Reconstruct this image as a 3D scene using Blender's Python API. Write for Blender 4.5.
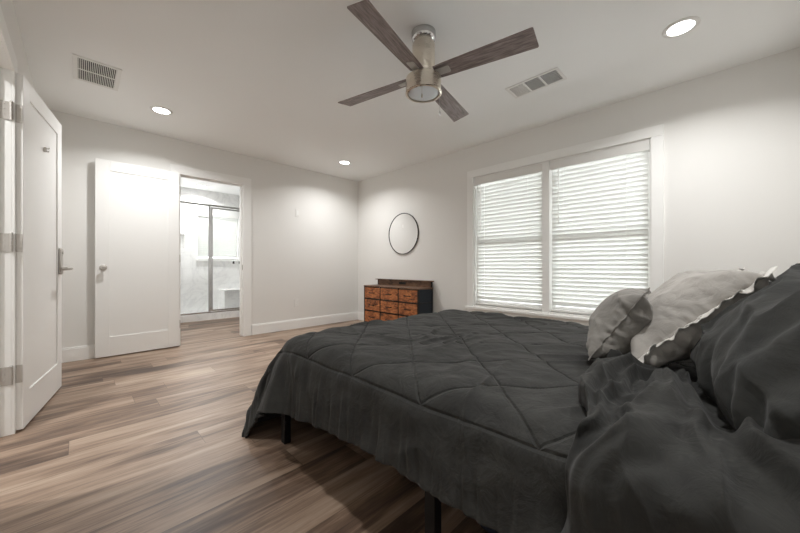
import bpy, bmesh, math, random
import numpy as np
from mathutils import Vector, Matrix
from mathutils import noise as mnoise

for o in list(bpy.data.objects):
    bpy.data.objects.remove(o)
SC = bpy.context.scene
COL = SC.collection
PI = math.pi
random.seed(4)

# ------------------------------------------------------------------ camera
cam_d = bpy.data.cameras.new('camera')
cam = bpy.data.objects.new('camera', cam_d)
COL.objects.link(cam)
cam.location = (0, 0, 0.937)
cam.rotation_euler = (PI/2, 0, -PI/4)
cam_d.sensor_width = 36
cam_d.lens = 14.4
cam_d.clip_start = 0.02
SC.camera = cam

# ------------------------------------------------------------------ light and exposure
W = bpy.data.worlds.new('sky')
SC.world = W
W.use_nodes = True
W.node_tree.nodes['Background'].inputs[0].default_value = (0.95, 0.98, 1.0, 1)
W.node_tree.nodes['Background'].inputs[1].default_value = 3.0
LAMP_W = (4.8, 4.9, 4.2, 3.8)   # bedroom downlights: right, left far, far corner, above the camera
BATH_W = 6.0
LENS_E = 5.0
SC.view_settings.view_transform = 'Standard'
SC.view_settings.look = 'None'
SC.view_settings.gamma = 1
SC.view_settings.use_curve_mapping = False
SC.view_settings.exposure = 1.72
SC.cycles.use_denoising = True
SC.cycles.max_bounces = 14
SC.cycles.diffuse_bounces = 8
SC.cycles.glossy_bounces = 5
SC.cycles.transmission_bounces = 8
SC.cycles.transparent_max_bounces = 12
SC.cycles.sample_clamp_indirect = 6
SC.cycles.caustics_reflective = False
SC.cycles.caustics_refractive = False

# ------------------------------------------------------------------ materials
def mat(name, col=(.8, .8, .8), rough=.5, metal=0.0, sheen=0, spec=None):
    m = bpy.data.materials.new(name)
    m.use_nodes = True
    b = m.node_tree.nodes['Principled BSDF']
    b.inputs['Base Color'].default_value = (*col, 1)
    b.inputs['Roughness'].default_value = rough
    b.inputs['Metallic'].default_value = metal
    if spec is not None: b.inputs['Specular IOR Level'].default_value = spec
    if sheen:
        b.inputs['Sheen Weight'].default_value = sheen
        b.inputs['Sheen Roughness'].default_value = .5
    return m

class N:
    """small node helper"""
    def __init__(s, m):
        s.t = m.node_tree; s.b = s.t.nodes['Principled BSDF']
    def node(s, typ, **kw):
        n = s.t.nodes.new(typ)
        for k, v in kw.items(): setattr(n, k, v)
        return n
    def link(s, a, b): s.t.links.new(a, b)
    def coord(s, which='Object'):
        return s.node('ShaderNodeTexCoord').outputs[which]
    def mapping(s, v, scale=(1, 1, 1), loc=(0, 0, 0), rot=(0, 0, 0)):
        n = s.node('ShaderNodeMapping')
        n.inputs['Scale'].default_value = scale; n.inputs['Location'].default_value = loc; n.inputs['Rotation'].default_value = rot
        s.link(v, n.inputs['Vector']); return n.outputs[0]
    def noise(s, v, scale, detail=3, rough=.5, out='Fac', dist=0):
        n = s.node('ShaderNodeTexNoise'); n.inputs['Scale'].default_value = scale
        n.inputs['Detail'].default_value = detail; n.inputs['Roughness'].default_value = rough
        n.inputs['Distortion'].default_value = dist
        s.link(v, n.inputs['Vector']); return n.outputs[out]
    def ramp(s, f, stops):
        n = s.node('ShaderNodeValToRGB'); e = n.color_ramp.elements
        while len(e) < len(stops): e.new(.5)
        for i, (p, c) in enumerate(stops):
            e[i].position = p; e[i].color = (*c, 1) if len(c) == 3 else c
        s.link(f, n.inputs[0]); return n.outputs[0]
    def math(s, op, a, b=None, c=None):
        n = s.node('ShaderNodeMath', operation=op)
        for i, x in enumerate((a, b, c)):
            if x is None: continue
            if isinstance(x, (int, float)): n.inputs[i].default_value = x
            else: s.link(x, n.inputs[i])
        return n.outputs[0]
    def mix(s, f, a, b, blend='MIX'):
        n = s.node('ShaderNodeMix', data_type='RGBA', blend_type=blend)
        for i, x in ((0, f), (6, a), (7, b)):
            if isinstance(x, (int, float)): n.inputs[i].default_value = x
            elif isinstance(x, tuple): n.inputs[i].default_value = (*x, 1)
            else: s.link(x, n.inputs[i])
        return n.outputs[2]
    def bump(s, h, strength=.3, dist=.01, normal=None):
        n = s.node('ShaderNodeBump'); n.inputs['Strength'].default_value = strength; n.inputs['Distance'].default_value = dist
        s.link(h, n.inputs['Height'])
        if normal is not None: s.link(normal, n.inputs['Normal'])
        return n.outputs[0]

def g(v):   # sRGB 0..255 -> linear
    v = v/255
    return v/12.92 if v < .04045 else ((v+.055)/1.055)**2.4
def rgb(r, gg, b): return (g(r), g(gg), g(b))

def mat_wall(name, col):
    m = mat(name, col, .6, spec=.3); n = N(m)
    v = n.coord()
    n.link(n.bump(n.noise(v, 260, 2), .06, .002), n.b.inputs['Normal'])
    return m
M_wall = mat_wall('wall_paint', rgb(232, 231, 228))
M_ceil = mat_wall('ceiling_paint', rgb(245, 246, 245))
M_trim = mat('white_semigloss_trim', rgb(244, 244, 242), .32)
M_door = mat('white_door_paint', rgb(241, 241, 239), .35)
M_nickel = mat('brushed_nickel', rgb(196, 192, 187), .42, .45)
M_chrome = mat('chrome', rgb(200, 200, 200), .12, 1.0)
M_black = mat('black_metal', rgb(22, 22, 23), .45, .3)
M_dark = mat('dark_void', rgb(18, 18, 18), .8)
M_plastic = mat('white_plastic', rgb(232, 231, 228), .4)

def mat_brushed(name, col):
    m = mat(name, col, .3, 1.0); n = N(m)
    v = n.mapping(n.coord(), (1, 1, 60))
    f = n.noise(v, 14, 2)
    n.link(n.ramp(f, [(.3, (.22,)*3), (.7, (.38,)*3)]), n.b.inputs['Roughness'])
    return m
M_fanmetal = mat_brushed('fan_brushed_nickel', rgb(222, 214, 202))

def mat_floor():
    m = mat('plank_floor', rough=.42); n = N(m)
    v = n.coord()
    sep = n.node('ShaderNodeSeparateXYZ'); n.link(v, sep.inputs[0])
    x, y = sep.outputs[0], sep.outputs[1]
    wd, ln = .18, 1.22
    yy = n.math('DIVIDE', n.math('SUBTRACT', y, 2.83), wd)
    row = n.math('FLOOR', yy)
    wn = n.node('ShaderNodeTexWhiteNoise', noise_dimensions='1D'); n.link(row, wn.inputs['W'])
    xx = n.math('ADD', n.math('DIVIDE', n.math('SUBTRACT', x, .16), ln), n.math('MULTIPLY', wn.outputs['Value'], 5.0))
    colm = n.math('FLOOR', xx)
    cell = n.node('ShaderNodeCombineXYZ'); n.link(row, cell.inputs[0]); n.link(colm, cell.inputs[1])
    w2 = n.node('ShaderNodeTexWhiteNoise', noise_dimensions='3D'); n.link(cell.outputs[0], w2.inputs['Vector'])
    off = n.node('ShaderNodeVectorMath', operation='MULTIPLY_ADD')
    n.link(w2.outputs['Color'], off.inputs[0]); off.inputs[1].default_value = (9, 9, 9); n.link(v, off.inputs[2])
    vg = n.mapping(off.outputs[0], (.7, 5.2, 1))
    big = n.noise(vg, 1.5, 3, .55, dist=.7)          # broad light and dark streaks in a plank
    vf = n.mapping(off.outputs[0], (2.2, 46, 1))
    fine = n.noise(vf, 2.4, 5, .65, dist=.25)
    vk = n.mapping(off.outputs[0], (1.2, 14, 1))
    med = n.noise(vk, 2.2, 4, .6, dist=1.0)
    tone = n.math('ADD', n.math('MULTIPLY_ADD', big, .80, -.11), n.math('ADD', n.math('MULTIPLY', med, .30), n.math('MULTIPLY', fine, .30)))
    tone = n.math('ADD', tone, n.math('MULTIPLY', n.math('SUBTRACT', w2.outputs['Value'], .5), .17))
    c = n.ramp(tone, [(.40, rgb(72, 57, 48)), (.52, rgb(114, 93, 78)), (.63, rgb(149, 127, 109)), (.80, rgb(178, 158, 140))])
    # joints
    fy = n.math('FRACT', yy); fx = n.math('FRACT', xx)
    ey = n.math('MINIMUM', fy, n.math('SUBTRACT', 1.0, fy))
    ex = n.math('MINIMUM', fx, n.math('SUBTRACT', 1.0, fx))
    jy = n.math('LESS_THAN', ey, .008); jx = n.math('LESS_THAN', ex, .0012)
    j = n.math('MAXIMUM', jy, jx)
    c = n.mix(n.math('MULTIPLY', j, .55), c, rgb(62, 50, 42))
    n.link(c, n.b.inputs['Base Color'])
    n.link(n.ramp(fine, [(.3, (.36,)*3), (.8, (.52,)*3)]), n.b.inputs['Roughness'])
    hgt = n.math('SUBTRACT', n.math('MULTIPLY', fine, .4), n.math('MULTIPLY', j, 1.0))
    n.link(n.bump(hgt, .25, .002), n.b.inputs['Normal'])
    return m
M_floor = mat_floor()

def mat_blade():
    m = mat('weathered_wood_blade', rough=.5); n = N(m)
    v = n.mapping(n.coord(), (3, 34, 8))
    f = n.noise(v, 2.6, 5, .65, dist=.5)
    n.link(n.ramp(f, [(.3, rgb(94, 82, 81)), (.52, rgb(136, 123, 120)), (.72, rgb(170, 157, 153))]), n.b.inputs['Base Color'])
    return m
M_blade = mat_blade()

def mat_rustic(name, stops, sc=(1, 3, 9)):
    m = mat(name, rough=.5); n = N(m)
    v0 = n.coord()
    v = n.mapping(v0, sc)
    f = n.noise(v, 3.2, 6, .65, dist=1.3)
    f2 = n.noise(v0, 9, 3, .6)
    t = n.math('ADD', n.math('MULTIPLY', f, .65), n.math('MULTIPLY', f2, .35))
    n.link(n.ramp(t, stops), n.b.inputs['Base Color'])
    return m
M_drawer = mat_rustic('rustic_orange_wood', [(.36, rgb(52, 28, 16)), (.46, rgb(136, 78, 42)), (.56, rgb(184, 114, 64)), (.70, rgb(212, 148, 96))])
M_dtop = mat_rustic('rustic_brown_wood', [(.34, rgb(48, 34, 26)), (.5, rgb(104, 76, 56)), (.68, rgb(142, 110, 84))])
M_dside = mat('dark_blue_grey_fabric', rgb(38, 46, 54), .85)

def mat_fabric(name, c1, c2, quilt=False, sheen=.08, wr=.35, seam_border=None):
    """woven cloth; UVs are cloth metres"""
    m = mat(name, rough=.85, sheen=sheen, spec=.15); n = N(m)
    uv = n.coord('UV')
    f = n.noise(uv, 7, 4, .6)
    n.link(n.ramp(f, [(.35, c1), (.65, c2)]), n.b.inputs['Base Color'])
    wrk = n.noise(n.mapping(uv, (1, 1, 1)), 16, 4, .62, dist=1.4)
    nor = n.bump(wrk, wr, .018)
    we = n.noise(uv, 420, 1)
    nor = n.bump(we, .12, .001, nor)
    if quilt:
        s = n.node('ShaderNodeSeparateXYZ'); n.link(uv, s.inputs[0])
        u, v = s.outputs[0], s.outputs[1]
        P = .35
        def tri(e, ph):
            a = n.math('FRACT', n.math('DIVIDE', n.math('ADD', e, ph), P))
            return n.math('MULTIPLY', n.math('MINIMUM', a, n.math('SUBTRACT', 1.0, a)), P*.7071)
        d1 = tri(n.math('SUBTRACT', v, u), 10*P + .74 - .281)
        d2 = tri(n.math('ADD', v, u), 10*P - .74 - .281)
        d = n.math('MINIMUM', d1, d2)
        # quilted field only inside the border seam
        ins = n.math('MINIMUM', n.math('SUBTRACT', u, .74), n.math('SUBTRACT', 2.30, u))
        ins = n.math('MINIMUM', ins, n.math('SUBTRACT', 1.70, v))
        out = n.math('LESS_THAN', ins, 0.0)
        d = n.math('ADD', d, n.math('MULTIPLY', out, 1.0))
        d = n.math('MINIMUM', d, n.math('ABSOLUTE', ins))
        h = n.math('MINIMUM', n.math('DIVIDE', d, .0065), 1.0)
        nor = n.bump(h, .85, .008, nor)
        # small puckers gathered along the stitching
        pk = n.math('MULTIPLY', n.noise(uv, 60, 2, .5), n.math('SUBTRACT', 1.0, n.math('MINIMUM', n.math('DIVIDE', d, .035), 1.0)))
        nor = n.bump(pk, .5, .008, nor)
    n.link(nor, n.b.inputs['Normal'])
    return m
M_comf = mat_fabric('charcoal_quilt', rgb(49, 49, 48), rgb(60, 60, 58), quilt=True)
M_duvet = mat_fabric('charcoal_cotton', rgb(48, 48, 47), rgb(57, 57, 55), wr=.28)
M_pdark = mat_fabric('dark_grey_pillowcase', rgb(48, 49, 48), rgb(58, 58, 56), wr=.2)
M_plight = mat_fabric('light_grey_linen', rgb(166, 162, 157), rgb(182, 178, 173), wr=.3)
M_psmall = mat_fabric('mid_grey_linen', rgb(132, 129, 125), rgb(148, 145, 140), wr=.3)
M_fringe = mat_fabric('off_white_fringe', rgb(214, 211, 205), rgb(230, 228, 223), wr=.5)
M_matt = mat_fabric('white_ticking', rgb(220, 220, 216), rgb(228, 228, 224))

def mat_marble():
    m = mat('marble_tile', rough=.18); n = N(m)
    v = n.coord()
    f = n.noise(v, 1.6, 7, .62, dist=2.2)
    a = n.math('ABSOLUTE', n.math('SUBTRACT', f, .5))
    c = n.ramp(a, [(.0, rgb(226, 226, 226)), (.03, rgb(236, 236, 235)), (.12, rgb(241, 241, 240))])
    br = n.node('ShaderNodeTexBrick')
    br.inputs['Color1'].default_value = br.inputs['Color2'].default_value = (1, 1, 1, 1)
    br.inputs['Mortar'].default_value = (.86, .86, .86, 1)
    br.inputs['Scale'].default_value = 1; br.inputs['Brick Width'].default_value = .6
    br.inputs['Row Height'].default_value = .3; br.inputs['Mortar Size'].default_value = .002
    n.link(n.mapping(v, rot=(PI/2, 0, 0)), br.inputs['Vector'])
    n.link(n.mix(1.0, c, br.outputs['Color'], 'MULTIPLY'), n.b.inputs['Base Color'])
    return m
M_marble = mat_marble()

def mat_glass(name, rough=0.0, tint=(.99, .995, .993)):
    m = mat(name, tint, rough); n = N(m)
    g1 = n.node('ShaderNodeBsdfGlossy'); g1.inputs['Roughness'].default_value = .02
    t1 = n.node('ShaderNodeBsdfTransparent'); t1.inputs['Color'].default_value = (*tint, 1)
    fr = n.node('ShaderNodeFresnel'); fr.inputs['IOR'].default_value = 1.45
    mx = n.node('ShaderNodeMixShader')
    n.link(fr.outputs[0], mx.inputs[0]); n.link(t1.outputs[0], mx.inputs[1]); n.link(g1.outputs[0], mx.inputs[2])
    n.link(mx.outputs[0], n.t.nodes['Material Output'].inputs['Surface'])
    return m
M_glass = mat_glass('clear_glass')
M_mirror = mat('mirror_glass', (.93, .93, .93), .015, 1.0)

def mat_slat():
    m = mat('faux_wood_slat', rgb(240, 240, 237), .45); n = N(m)
    tr = n.node('ShaderNodeBsdfTranslucent'); tr.inputs['Color'].default_value = (.95, .97, .97, 1)
    mx = n.node('ShaderNodeMixShader'); mx.inputs[0].default_value = .2
    n.link(n.b.outputs[0], mx.inputs[1]); n.link(tr.outputs[0], mx.inputs[2])
    n.link(mx.outputs[0], n.t.nodes['Material Output'].inputs['Surface'])
    return m
M_slat = mat_slat()

def mat_emit(name, col, s):
    m = mat(name, (.9, .9, .9), .4); b = m.node_tree.nodes['Principled BSDF']
    b.inputs['Emission Color'].default_value = (*col, 1); b.inputs['Emission Strength'].default_value = s
    return m
M_lens = mat_emit('lit_downlight_lens', (1, .99, .97), LENS_E)
M_fanlens = mat('frosted_fan_diffuser', rgb(228, 236, 242), .35)

def mat_bag():
    m = mat('navy_patterned_fabric', rough=.7); n = N(m)
    f = n.noise(n.coord(), 14, 2, .5, dist=3)
    n.link(n.ramp(f, [(.46, rgb(20, 24, 38)), (.52, rgb(54, 60, 80)), (.58, rgb(22, 26, 40))]), n.b.inputs['Base Color'])
    return m
M_bag = mat_bag()

# ------------------------------------------------------------------ mesh helpers
class MB:
    def __init__(s): s.bm = bmesh.new()
    def box(s, x0, x1, y0, y1, z0, z1, mx=None):
        vs = [s.bm.verts.new((x, y, z)) for z in (z0, z1) for y in (y0, y1) for x in (x0, x1)]
        for f in ((0, 2, 3, 1), (4, 5, 7, 6), (0, 1, 5, 4), (2, 6, 7, 3), (0, 4, 6, 2), (1, 3, 7, 5)):
            s.bm.faces.new([vs[i] for i in f])
        if mx: bmesh.ops.transform(s.bm, matrix=mx, verts=vs)
        return s
    def lathe(s, prof, c=(0, 0, 0), seg=40, mx=None):
        """prof: [(r,z)...] about z"""
        rings = []; allv = []
        for r, z in prof:
            if r < 1e-6:
                v = s.bm.verts.new((c[0], c[1], c[2]+z)); rings.append([v]); allv.append(v)
            else:
                rg = [s.bm.verts.new((c[0]+r*math.cos(2*PI*i/seg), c[1]+r*math.sin(2*PI*i/seg), c[2]+z)) for i in range(seg)]
                rings.append(rg); allv += rg
        for a, b in zip(rings, rings[1:]):
            for i in range(seg):
                j = (i+1) % seg
                if len(a) == 1 and len(b) == 1: continue
                if len(a) == 1: s.bm.faces.new((a[0], b[j], b[i]))
                elif len(b) == 1: s.bm.faces.new((a[i], a[j], b[0]))
                else: s.bm.faces.new((a[i], a[j], b[j], b[i]))
        if mx: bmesh.ops.transform(s.bm, matrix=mx, verts=allv)
        return s
    def tube(s, pts, r, seg=10, cap=True):
        pts = [Vector(p) for p in pts]; rings = []
        up = None
        for i, p in enumerate(pts):
            d = (pts[min(i+1, len(pts)-1)]-pts[max(i-1, 0)]).normalized()
            if up is None:
                up = Vector((0, 0, 1)) if abs(d.z) < .9 else Vector((1, 0, 0))
            a = d.cross(up).normalized(); b = a.cross(d).normalized(); up = b
            rr = r[i] if isinstance(r, (list, tuple)) else r
            rings.append([s.bm.verts.new(p+a*rr*math.cos(2*PI*k/seg)+b*rr*math.sin(2*PI*k/seg)) for k in range(seg)])
        for A, B in zip(rings, rings[1:]):
            for k in range(seg):
                j = (k+1) % seg
                s.bm.faces.new((A[k], A[j], B[j], B[k]))
        if cap:
            s.bm.faces.new(rings[0]); s.bm.faces.new(rings[-1])
        return s
    def prism(s, pts, z0, z1, mx=None):
        a = [s.bm.verts.new((x, y, z0)) for x, y in pts]; b = [s.bm.verts.new((x, y, z1)) for x, y in pts]
        s.bm.faces.new(a); s.bm.faces.new(b)
        n = len(pts)
        for i in range(n):
            j = (i+1) % n; s.bm.faces.new((a[i], a[j], b[j], b[i]))
        if mx: bmesh.ops.transform(s.bm, matrix=mx, verts=a+b)
        return s
    def build(s, name, material, parent=None, bevel=0, smooth=False, loc=None, rot=None):
        bmesh.ops.recalc_face_normals(s.bm, faces=s.bm.faces)
        me = bpy.data.meshes.new(name); s.bm.to_mesh(me); s.bm.free()
        me.materials.append(material)
        o = bpy.data.objects.new(name, me); COL.objects.link(o)
        if parent: o.parent = parent
        if loc: o.location = loc
        if rot: o.rotation_euler = rot
        if bevel:
            b = o.modifiers.new('bevel', 'BEVEL'); b.width = bevel; b.segments = 2; b.limit_method = 'ANGLE'; b.angle_limit = .6
        if smooth: smooth_mesh(me)
        return o
def smooth_mesh(me, ang=.7):
    me.polygons.foreach_set('use_smooth', [True]*len(me.polygons))
    try: me.set_sharp_from_angle(angle=ang)
    except Exception: pass
def struct(o): o['kind'] = 'structure'; return o
def tag(o, label, cat, group=None):
    o['label'] = label; o['category'] = cat
    if group: o['group'] = group
    return o
def empty(name, loc=(0, 0, 0), rz=0):
    o = bpy.data.objects.new(name, None); COL.objects.link(o); o.location = loc; o.rotation_euler = (0, 0, rz)
    o.empty_display_size = .1
    return o
def copy_tree(o, parent=None):
    c = o.copy(); COL.objects.link(c); c.parent = parent
    for ch in o.children: copy_tree(ch, c)
    return c

# ------------------------------------------------------------------ room shell
XL, XR, YB, YF, H = -.27, 3.48, 4.53, -.47, 2.44
T = .12
BX0, BX1, BYS, BYB = .40, 3.0, 6.35, 7.20     # bathroom: side walls, shower front, back wall
DX0, DX1, DH = .84, 1.55, 2.03                # bathroom doorway
EY0, EY1 = 1.98, 2.79                         # entry doorway in left wall
WY0, WY1, WZ0, WZ1 = .42, 2.175, .46, 2.045   # window opening

struct(MB().box(XL-1.4, XR+T, YF-T, BYB+T, -.1, 0).build('floor', M_floor))
struct(MB().box(XL-1.4, XR+T, YF-T, BYB+T, H, H+.1).build('ceiling', M_ceil))
w = MB().box(XL-T, DX0-.02, YB, YB+T, 0, H).box(DX1+.02, XR, YB, YB+T, 0, H).box(DX0-.02, DX1+.02, YB, YB+T, DH+.02, H)
struct(w.build('wall_back', M_wall))
w = (MB().box(XR, XR+T, YF, WY0, 0, H).box(XR, XR+T, WY1, YB+T, 0, H)
     .box(XR, XR+T, WY0, WY1, 0, WZ0).box(XR, XR+T, WY0, WY1, WZ1, H))
struct(w.build('wall_right', M_wall))
w = (MB().box(XL-T, XL, YF, EY0-.02, 0, H).box(XL-T, XL, EY1+.02, YB, 0, H).box(XL-T, XL, EY0-.02, EY1+.02, DH+.02, H))
struct(w.build('wall_left', M_wall))
struct(MB().box(XL-T, XR+T, YF-T, YF, 0, H).build('wall_front', M_wall))
# hallway beyond the entry door
w = (MB().box(XL-1.4, XL-1.28, .9, 4.0, 0, H).box(XL-1.28, XL-T, .9, 1.02, 0, H).box(XL-1.28, XL-T, 3.88, 4.0, 0, H))
struct(w.build('wall_hallway', M_wall))
# bathroom walls
struct(MB().box(BX0-T, BX0, YB+T, BYB, 0, H).build('wall_bathroom_left', M_wall))
struct(MB().box(BX1, BX1+T, YB+T, BYB, 0, H).build('wall_bathroom_right', M_wall))
BWX0, BWX1, BWZ0, BWZ1 = 1.62, 2.36, 1.08, 2.0   # bathroom window
NX0, NX1, NZ0, NZ1 = 1.10, 1.41, 1.28, 1.55      # niche
w = MB()
xs = [(BX0-T, NX0), (NX1, BWX0), (BWX1, BX1+T)]
for a, b in xs: w.box(a, b, BYB, BYB+T, 0, H)
w.box(NX0, NX1, BYB, BYB+T, 0, NZ0).box(NX0, NX1, BYB, BYB+T, NZ1, H).box(NX0, NX1, BYB+.09, BYB+T, NZ0, NZ1)
w.box(BWX0, BWX1, BYB, BYB+T, 0, BWZ0).box(BWX0, BWX1, BYB, BYB+T, BWZ1, H)
struct(w.build('wall_bathroom_back', M_marble))
struct(MB().box(.86, .98, BYS, BYB, 0, H).build('wall_shower_left', M_marble))
struct(MB().box(2.42, 2.54, BYS, BYB, 0, H).build('wall_shower_right', M_marble))
struct(MB().box(.98, 2.42, BYS-.04, BYS+.10, 0, .12).build('trim_shower_curb', M_marble, bevel=.004))
struct(MB().box(.98, 2.42, BYS+.10, BYB, 0, .03).build('floor_shower', M_marble))

# baseboards
def baseboard(name, segs):
    m = MB()
    for s_ in segs: m.box(*s_, 0, .125)
    for x0, x1, y0, y1 in segs:
        # slim cap moulding on top, set back
        if x1-x0 > y1-y0: m.box(x0, x1, y0+.005 if y0 > 1 else y0, y1 if y0 > 1 else y1-.005, .125, .14)
        elif x0 > 1: m.box(x0+.005, x1, y0, y1, .125, .14)
        else: m.box(x0, x1-.005, y0, y1, .125, .14)
    struct(m.build(name, M_trim, bevel=.002))
B = .015
baseboard('baseboard_back', [(XL+B, DX0-.11, YB-B, YB), (DX1+.11, XR-B, YB-B, YB)])
baseboard('baseboard_right', [(XR-B, XR, YF+B, YB)])
baseboard('baseboard_left', [(XL, XL+B, YF+B, EY0-.11), (XL, XL+B, EY1+.11, YB)])
baseboard('baseboard_front', [(XL+B, XR-B, YF, YF+B)])

# door casings with jambs (trim_1 entry, trim_2 bathroom), window casing (trim_3)
C = .013
m = MB()
for a, b in ((EY0-.10, EY0), (EY1, EY1+.10)): m.box(XL, XL+C, a, b, 0, DH)
m.box(XL, XL+C, EY0-.10, EY1+.10, DH, DH+.10)
m.box(XL-T-.001, XL, EY0-.02, EY0, 0, DH).box(XL-T-.001, XL, EY1, EY1+.02, 0, DH).box(XL-T-.001, XL, EY0-.02, EY1+.02, DH, DH+.02)
m.box(XL-.075, XL-.04, EY0, EY0+.012, 0, DH).box(XL-.075, XL-.04, EY1-.012, EY1, 0, DH).box(XL-.075, XL-.04, EY0+.012, EY1-.012, DH-.012, DH)
struct(m.build('trim_1', M_trim, bevel=.0015))
m = MB()
C2 = .018
for a, b in ((DX0-.10, DX0), (DX1, DX1+.10)): m.box(a, b, YB-C2, YB, 0, DH)
m.box(DX0-.10, DX1+.10, YB-C2, YB, DH, DH+.10)
for a, b in ((DX0-.10, DX0), (DX1, DX1+.10)): m.box(a, b, YB+T, YB+T+C2, 0, DH)
m.box(DX0-.10, DX1+.10, YB+T, YB+T+C2, DH, DH+.10)
m.box(DX0-.02, DX0, YB, YB+T, 0, DH).box(DX1, DX1+.02, YB, YB+T, 0, DH).box(DX0-.02, DX1+.02, YB, YB+T, DH, DH+.02)
m.box(DX0, DX0+.012, YB+.045, YB+.08, 0, DH).box(DX1-.012, DX1, YB+.045, YB+.08, 0, DH).box(DX0+.012, DX1-.012, YB+.045, YB+.08, DH-.012, DH)
t2 = struct(m.build('trim_2', M_trim, bevel=.002))
MB().box(DX1-.003, DX1, YB+.008, YB+.036, .89, .96).build('strike_plate', M_nickel, t2)['label'] = 'small nickel strike plate'
m = MB()
m.box(XR-.02, XR, WY0-.085, WY0, WZ0-.02, WZ1).box(XR-.02, XR, WY1, WY1+.085, WZ0-.02, WZ1)
m.box(XR-.02, XR, WY0-.085, WY1+.085, WZ1, WZ1+.09)
m.box(XR-.05, XR+.05, WY0-.10, WY1+.10, WZ0-.045, WZ0-.02)
m.box(XR-.018, XR, WY0-.085, WY1+.085, WZ0-.13, WZ0-.045)
# opening lining and centre mullion
WM = (WY0+WY1)/2
m.box(XR, XR+.10, WY0, WY0+.012, WZ0, WZ1).box(XR, XR+.10, WY1-.012, WY1, WZ0, WZ1).box(XR, XR+.10, WY0, WY1, WZ1-.012, WZ1)
m.box(XR+.05, XR+.10, WY0, WY1, WZ0-.02, WZ0+.012)
m.box(XR-.012, XR+.10, WM-.036, WM+.036, WZ0-.02, WZ1)
struct(m.build('trim_3', M_trim, bevel=.002))

# windows (double hung)
def window(name, y0, y1):
    x0, x1 = XR+.066, XR+.10
    z0, z1 = WZ0+.012, WZ1-.012
    m = MB(); f = .035; zm = 1.22
    m.box(x0, x1, y0, y0+f, z0, z1).box(x0, x1, y1-f, y1, z0, z1).box(x0, x1, y0+f, y1-f, z0, z0+.05).box(x0, x1, y0+f, y1-f, z1-f, z1)
    m.box(x0, x1, y0+f, y1-f, zm-.028, zm+.028)
    o = struct(m.build(name, M_trim, bevel=.002))
    MB().box(x0+.014, x0+.019, y0+f, y1-f, z0+.05, zm-.028).build('pane', M_glass, o)
    MB().box(x0+.014, x0+.019, y0+f, y1-f, zm+.028, z1-f).build('pane', M_glass, o)
window('window_1', WM+.036, WY1-.012)
window('window_2', WY0+.012, WM-.036)
m = MB(); f = .03
m.box(BWX0, BWX0+f, BYB+.05, BYB+.1, BWZ0, BWZ1).box(BWX1-f, BWX1, BYB+.05, BYB+.1, BWZ0, BWZ1)
m.box(BWX0+f, BWX1-f, BYB+.05, BYB+.1, BWZ0, BWZ0+f).box(BWX0+f, BWX1-f, BYB+.05, BYB+.1, BWZ1-f, BWZ1)
m.box(BWX0-.03, BWX1+.03, BYB-.03, BYB, BWZ0-.035, BWZ0)
o = struct(m.build('window_3', M_trim, bevel=.002))
MB().box(BWX0+f, BWX1-f, BYB+.07, BYB+.075, BWZ0+f, BWZ1-f).build('pane', M_glass, o)

# ------------------------------------------------------------------ blinds (length along local x, room side = -y)
def blind(name_loc, rz, L, Hh, label, group, drop=.085, wand=True, angle=-66):
    root = empty('window_blind', name_loc, rz)
    tag(root, label, 'window blind', group)
    MB().box(0, L, -.034, -.024, -drop, 0).box(0, .008, -.024, .02, -drop, 0).box(L-.008, L, -.024, .02, -drop, 0).build('valance', M_plastic, root, bevel=.002)
    MB().box(.010, L-.010, -.02, .028, -.05, -.002).build('head_rail', M_plastic, root)
    pitch = .0435; a = math.radians(angle)
    n = int((Hh-drop-.035)/pitch)+1
    m = MB()
    z = -drop-.004
    zs = []
    while z > -Hh+.05:
        zs.append(z); z -= pitch
    for z in zs:
        # gently crowned slat
        w_ = .0245; th = .0014
        sec = []
        for k in range(7):
            u = -w_+2*w_*k/6; c = .0022*(1-(u/w_)**2)
            sec.append((u, c+th))
        for k in range(6, -1, -1):
            u = -w_+2*w_*k/6; c = .0022*(1-(u/w_)**2)
            sec.append((u, c-th))
        ca, sa = math.cos(a), math.sin(a)
        pr = [(u*ca - c*sa, u*sa + c*ca) for u, c in sec]      # (y, z)
        A = [m.bm.verts.new((.008, y, z+zz)) for y, zz in pr]; Bv = [m.bm.verts.new((L-.008, y, z+zz)) for y, zz in pr]
        m.bm.faces.new(A); m.bm.faces.new(Bv)
        for i in range(len(pr)):
            j = (i+1) % len(pr); m.bm.faces.new((A[i], A[j], Bv[j], Bv[i]))
    m.build('slats', M_slat, root)
    MB().box(.008, L-.008, -.024, .024, -Hh+.008, -Hh+.028).build('bottom_rail', M_plastic, root, bevel=.004)
    for x in (.15*L, .80*L):
        for dy in (-.0165, .0165):
            MB().tube([(x, dy, -drop), (x, dy, -Hh+.02)], .0013, 6).build('ladder_cord', M_plastic, root)
    if wand:
        MB().tube([(.085, -.033, -drop+.01), (.085, -.036, -drop-.02), (.085, -.038, -drop-.50)], .0035, 8).tube([(.085, -.038, -drop-.50), (.085, -.038, -drop-.58)], .005, 8).build('tilt_wand', M_plastic, root, smooth=True)
    return root
# rotating by -90 deg: local +x runs towards -y of the room, local -y faces -x (into the room)
blind((XR+.034, WY1-.014, WZ1-.013), -PI/2, (WY1-.014)-(WM+.038), WZ1-.013-WZ0, 'closed white slatted window blind nearer the dresser, in the left window', 'white slatted blinds in the bedroom window')
blind((XR+.034, WM-.038, WZ1-.013), -PI/2, (WM-.038)-(WY0+.014), WZ1-.013-WZ0, 'closed white slatted window blind behind the small cushion, in the right window', 'white slatted blinds in the bedroom window')
bb = blind((BWX0+.002, BYB+.02, BWZ1-.002), 0, BWX1-BWX0-.004, BWZ1-BWZ0-.004, 'white slatted blind in the shower window seen through the bathroom doorway', None, drop=.06, wand=False, angle=-72)

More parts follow.
